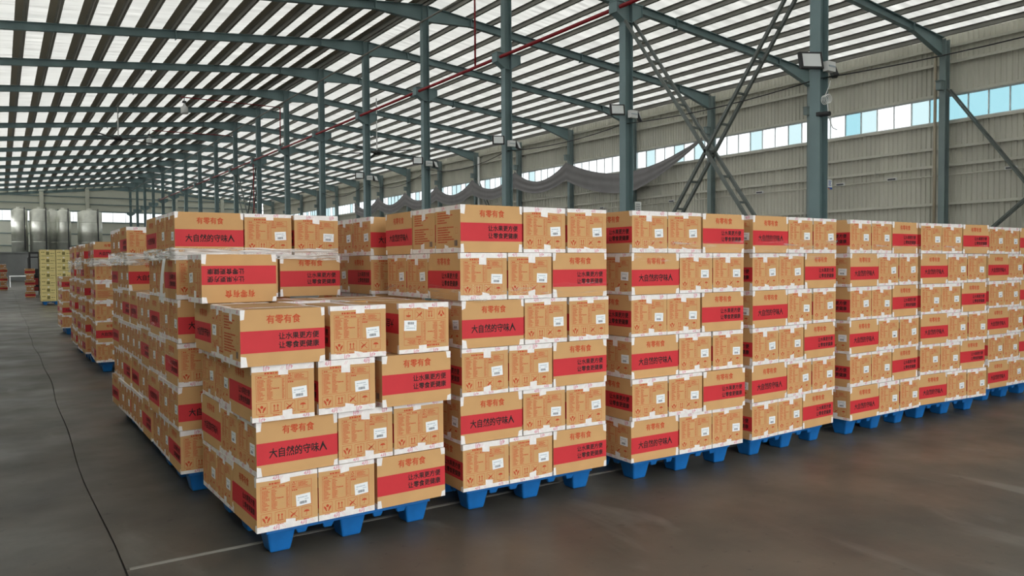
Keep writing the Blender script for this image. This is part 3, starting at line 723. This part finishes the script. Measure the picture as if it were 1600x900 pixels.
for k in range(6):
    carton(.20, 62.0, .001 + k * HP, -90 if k % 2 else 0, 'brown carton, %s, in the single stack at the far left edge' % LAY[k], 'far left stack')
tb = link('work_table', None, None, (1.35, 71, 0)); tag(tb, 'white-topped table far down the aisle by the platform', 'table')
m = MB(); m.box(-.75, .75, -.4, .4, .82, .88, 'white'); m.build('table_top', tb)
for sx in (-.7, .7):
    for sy in (-.35, .35):
        m = MB(); m.box(sx - .025, sx + .025, sy - .025, sy + .025, 0, .82, 'white'); m.build('leg', tb)
# ------------------------------------------------------------------ stainless tanks on a raised platform
m = MB(); m.box(XL, 12.4, 101.2, YB - .45, 0, 3.1, 'concrete_wall'); m.box(XL, 12.5, 101.1, YB - .45, 3.1, 3.22, 'concrete_wall'); struct(m.build('trim_30'), 'grey raised platform under the steel tanks')
def tank(x, y, r, h, label):
    o = link('steel_tank', None, None, (x, y, 3.22)); tag(o, label, 'tank', 'stainless steel tanks on the platform')
    m = MB(); m.lathe([(r, 0), (r, h), (r * .55, h + .22), (.15, h + .3)], 'stainless', 32); m.build('shell', o, True)
    for k in range(1, 4):
        q = MB(); q.lathe([(r + .012, h * k / 4 - .03), (r + .012, h * k / 4 + .03)], 'stainless', 32); q.build('weld_band', o, True)
    q = MB(); q.lathe([(.3, h + .2), (.3, h + .42), (.05, h + .45)], 'stainless', 16); q.build('manhole', o, True)
    q = MB(); q.tube([(r * .6, -r * .85, .2), (r * .6, -r * .85, h + .35)], .05, 'dark_grey', 8); q.build('pipe', o, True)
for x, y, r, lb in ((2.0, 104, .82, 'stainless tank, leftmost on the far platform'), (3.95, 103.6, 1.0, 'stainless tank, second from the left on the far platform'),
                    (5.3, 105.6, .95, 'stainless tank, third from the left, tucked behind its neighbours'), (6.35, 103.7, .72, 'stainless tank, fourth from left, narrow, right of the group'),
                    (9.05, 104, 1.3, 'stainless tank standing apart, wide, right of the others')):
    tank(x, y, r, 4.75, lb)
# ------------------------------------------------------------------ shade net hung in swags along the right wall
nt_ = MB(); PEAK = [28.3, 40, 46, 52, 58, 64, 70, 76]
for a, b in zip(PEAK, PEAK[1:]):
    s = 1.25 if b - a > 8 else .95
    def fn(u_, v_):
        y = a + (b - a) * u_; sg = math.sin(PI * u_) ** .9 if 0 < u_ < 1 else 0
        zt = 8.15 - s * sg; zb = 8.15 - 1.15 - s * .65 * sg
        if a < 30: zb = zt - .15 - 1.05 * min(1, u_ * 2.2)
        return (XW - .62 + .014 * math.sin(v_ * 15 + math.sin(u_ * 3) * 1.5) - .06 * math.sin(PI * u_), y, zt + (zb - zt) * v_)
    nt_.grid(fn, 26, 22, 'net')
tag(nt_.build('shade_net', None, True), 'grey shade net hanging in swags along the right wall', 'net')
# ------------------------------------------------------------------ red fire pipes
pp = link('fire_pipe', None, None, (XC - .33, 0, 0)); tag(pp, 'dark red fire pipe running along the ridge columns', 'pipe')
m = MB(); m.tube([(0, 4, 8.5), (0, 88, 8.5)], .055, 'red_pipe', 10); m.build('main_pipe', pp, True)
m = MB(); m.tube([(0, 23.5, 8.5), (0, 23.5, 11.9)], .035, 'red_pipe', 8); m.build('riser', pp, True)
m = MB(); m.tube([(0, 46.2, 8.5), (.05, 46.25, 11.0)], .03, 'red_pipe', 8); m.build('riser', pp, True)
m = MB(); m.tube([(.05, 46.25, 11.0), (-5.6, 46.0, 10.95)], .028, 'red_pipe', 8); m.build('branch_pipe', pp, True)
m = MB(); m.tube([(0, 58.2, 11.0), (-5.2, 58.0, 10.9)], .028, 'red_pipe', 8); m.build('branch_pipe', pp, True)
m = MB(); m.tube([(.05, 52.3, 8.5), (.05, 52.3, .4)], .03, 'red_pipe', 8); m.build('drop_pipe', pp, True)
def bay_lamp(x, y, z, label):
    o = link('high_bay_lamp', None, None, (x, y, z)); tag(o, label, 'lamp', 'high bay lamps under the left rafters')
    m = MB(); m.lathe([(.17, -.55), (.20, -.5), (.2, -.2), (.08, -.1), (.05, 0)], 'white', 16); m.build('shade', o, True)
    m = MB(); m.tube([(0, 0, 0), (0, 0, .35)], .02, 'dark_grey', 6); m.build('hanger', o)
    m = MB(); m.box(-.1, .1, -.07, .07, .05, .16, 'dark_grey'); m.build('driver_box', o)
bay_lamp(8.75, 45.8, 10.55, 'white high bay lamp hanging at the end of a red pipe'); bay_lamp(8.75, 57.8, 10.45, 'white high bay lamp further back above the big fan')
def fan(x, y, z, ztop, rr_, a0, label):
    o = link('ceiling_fan', None, None, (x, y, z)); tag(o, label, 'fan', 'large ceiling fans')
    m = MB(); m.tube([(0, 0, .1), (0, 0, ztop - z)], .035, 'white', 8); m.build('down_rod', o)
    m = MB(); m.lathe([(.2, -.1), (.26, 0), (.2, .14)], 'black', 16); m.build('hub', o, True)
    for k in range(5):
        a = a0 + 2 * PI * k / 5; m = MB(); m.bar((.22 * math.cos(a), .22 * math.sin(a), 0), (rr_ * math.cos(a), rr_ * math.sin(a), -.03), .19, .03, 'frame_white' if False else 'dark_grey'); m.build('blade', o)
fan(6.15, 52, 9.25, 11.2, 2.7, .35, 'large five-blade ceiling fan hanging over the left half')
fan(19.0, 43, 8.25, 11.5, 2.7, .1, 'five-blade ceiling fan hanging right of the ridge columns')
# ------------------------------------------------------------------ floodlights, cables and small fittings on the columns
def flood(x, y, z, az, label, face='lens', size=.2):
    o = link('floodlight', None, None, (x, y, z), az); tag(o, label, 'floodlight', 'floodlights on the ridge columns')
    m = MB(); m.hexa([(-size, -.05, -size * .75), (size, -.05, -size * .75), (size, .05, -size * .75), (-size, .05, -size * .75), (-size, -.05 + .10, size * .75), (size, -.05 + .10, size * .75), (size, .05 + .10, size * .75), (-size, .05 + .10, size * .75)], 'black'); m.build('housing', o)
    m = MB(); m.poly([(-size * .8, -.056 + .012, -size * .58), (size * .8, -.056 + .012, -size * .58), (size * .8, -.056 + .087, size * .58), (-size * .8, -.056 + .087, size * .58)], face); m.build('lens', o)
    m = MB(); m.bar((0, .1, 0), (0, .34, -.02), .04, .04, 'dark_grey'); m.build('bracket', o)
NM = {10: 'nearest floodlit column', 16: 'second floodlit column', 22: 'third floodlit column', 28: 'fourth floodlit column', 34: 'fifth floodlit column'}
for y in (10, 16, 22, 28, 34):
    flood(XC - .42, y - .12, 5.72, -.5, 'floodlight on the left side of the %s' % NM[y], size=.24 if y == 10 else .2)
    flood(XC + .40, y - .12, 5.62, .7, 'floodlight on the right side of the %s' % NM[y], size=.18)
    m = MB(); m.box(-.13, .13, -.06, .06, -.1, .1, 'white'); m.box(-.11, .11, -.07, -.06, -.015, .015, 'ink_pale'); o = m.build('junction_box'); o.location = (XC + .04, y - .22, 5.62)
    tag(o, 'white junction box on the %s' % NM[y], 'junction box', 'junction boxes on the columns')
m = MB()
for q in range(4):
    m.tube([(.10 * math.cos(t * PI / 8) + .02 * q, -.02 * q, .09 * math.sin(t * PI / 8) + .01 * q) for t in range(17)], .008, 'white', 5)
m.tube([(0, 0, .05), (.1, -.04, .3), (.18, -.02, .42)], .008, 'white', 5); m.tube([(.1, 0, -.05), (.12, -.03, -.35), (.25, -.03, -.55), (.4, -.03, -.58)], .01, 'white', 5)
o = m.build('cable_coil'); o.location = (XC - .16, 10 - .24, 4.90); tag(o, 'coil of white cable below the floodlights on nearest column', 'cable')
m = MB(); m.tube([(0, 0, 0), (0, -.22, -.02)], .05, 'black', 10); m.box(-.03, .03, 0, .08, -.03, .05, 'black'); o = m.build('security_camera'); o.location = (XC - .18, 9.84, 4.62); tag(o, 'small black security camera on nearest column', 'camera')
def cable(pts, r, label, nm='power_cable', sag=.25, mt='black'):
    P = []
    for a, b in zip(pts, pts[1:]):
        for i in range(9):
            t = i / 9; p = Vector(a).lerp(Vector(b), t); p.z -= sag * 4 * t * (1 - t); P.append(p)
    P.append(Vector(pts[-1])); m = MB(); m.tube(P, r, mt, 5); tag(m.build(nm, None, True), label, 'cable', 'black cables strung between columns')
cable([(XC + .02, y, 5.42) for y in (4, 10)] , .013, 'black cable strung right of the nearest floodlit column', sag=.1)
cable([(XC + .02, 10, 5.42), (XC + .02, 16, 5.4)], .013, 'black cable between nearest and second floodlit columns', sag=.12)
cable([(XC + .02, 16, 5.42), (XC + .02, 22, 5.4)], .013, 'black cable between second and third floodlit columns', sag=.15)
cable([(XC + .02, 22, 5.42), (XC + .02, 28, 5.4)], .013, 'black cable between third and fourth floodlit columns', sag=.3)
cable([(XC + .06, 28, 5.36), (XC + .06, 34, 5.34)], .013, 'black cable between fourth and fifth floodlit columns', sag=.4)
cable([(XC + .02, 34, 5.42), (XC + .02, 40, 5.4)], .013, 'black cable sagging left from the fifth floodlit column', sag=.4)
# conduit and small boxes on the right wall
cd = link('wall_conduit', None, None, (XW - .05, 0, 4.96)); tag(cd, 'thin grey conduit along the right wall with small fixtures', 'conduit')
m = MB(); m.tube([(0, -2, 0), (0, 90, 0)], .03, 'sheet_wall', 6); m.build('conduit_pipe', cd)
for y in (13.6, 18.2, 20.6, 25.0, 31, 37):
    m = MB(); m.box(-.1, .0, y - .2, y + .2, -.02, .10, 'white'); m.box(-.11, -.1, y - .17, y + .17, .0, .07, 'dark_grey'); m.build('wall_fixture', cd)
for y in (19.0, 24.6, 30.8):
    m = MB(); m.tube([(0, y, 0), (0, y, .95)], .03, 'sheet_wall', 6); m.build('riser', cd)
dp = MB(); dp.tube([(XW - .32, 16.32, 0), (XW - .32, 16.32, 10.1)], .06, 'tan_pipe', 8); tag(dp.build('downpipe', None, True), 'tan downpipe beside the nearest right wall column', 'pipe')
dp = MB(); dp.tube([(XW - .32, 51.5, 0), (XW - .32, 51.5, 9.9)], .09, 'white', 8); tag(dp.build('downpipe', None, True), 'white downpipe on the right wall above the shade net', 'pipe')
# zone sign on the nearest column
m = MB(); m.box(0, .15, -.012, .012, 0, .21, 'white'); m.box(.0, .15, -.0135, -.012, 0, .045, 'sign_blue'); m.box(.0, .06, -.0145, -.0135, 0, .025, 'sign_orange')
f = Face(m, (0, -.012, 0), (1, 0, 0), (0, 0, 1)); f.text('区', .03, .12, .08, .18, .001, 'sign_blue', .02)
o = m.build('zone_sign'); o.location = (XC + .14, 9.88, 3.08); tag(o, 'small white and blue zone sign on the nearest column', 'sign')
m = MB(); m.box(0, .22, -.012, .012, 0, .30, 'white'); f = Face(m, (0, -.012, 0), (1, 0, 0), (0, 0, 1))
for k in range(4): f.words(.03, .18, .05 + k * .055, .022, .001, 'ink', random)
o = m.build('notice_board'); o.location = (XC + .19, 15.86, 2.95); tag(o, 'small white notice on the second floodlit column', 'notice')
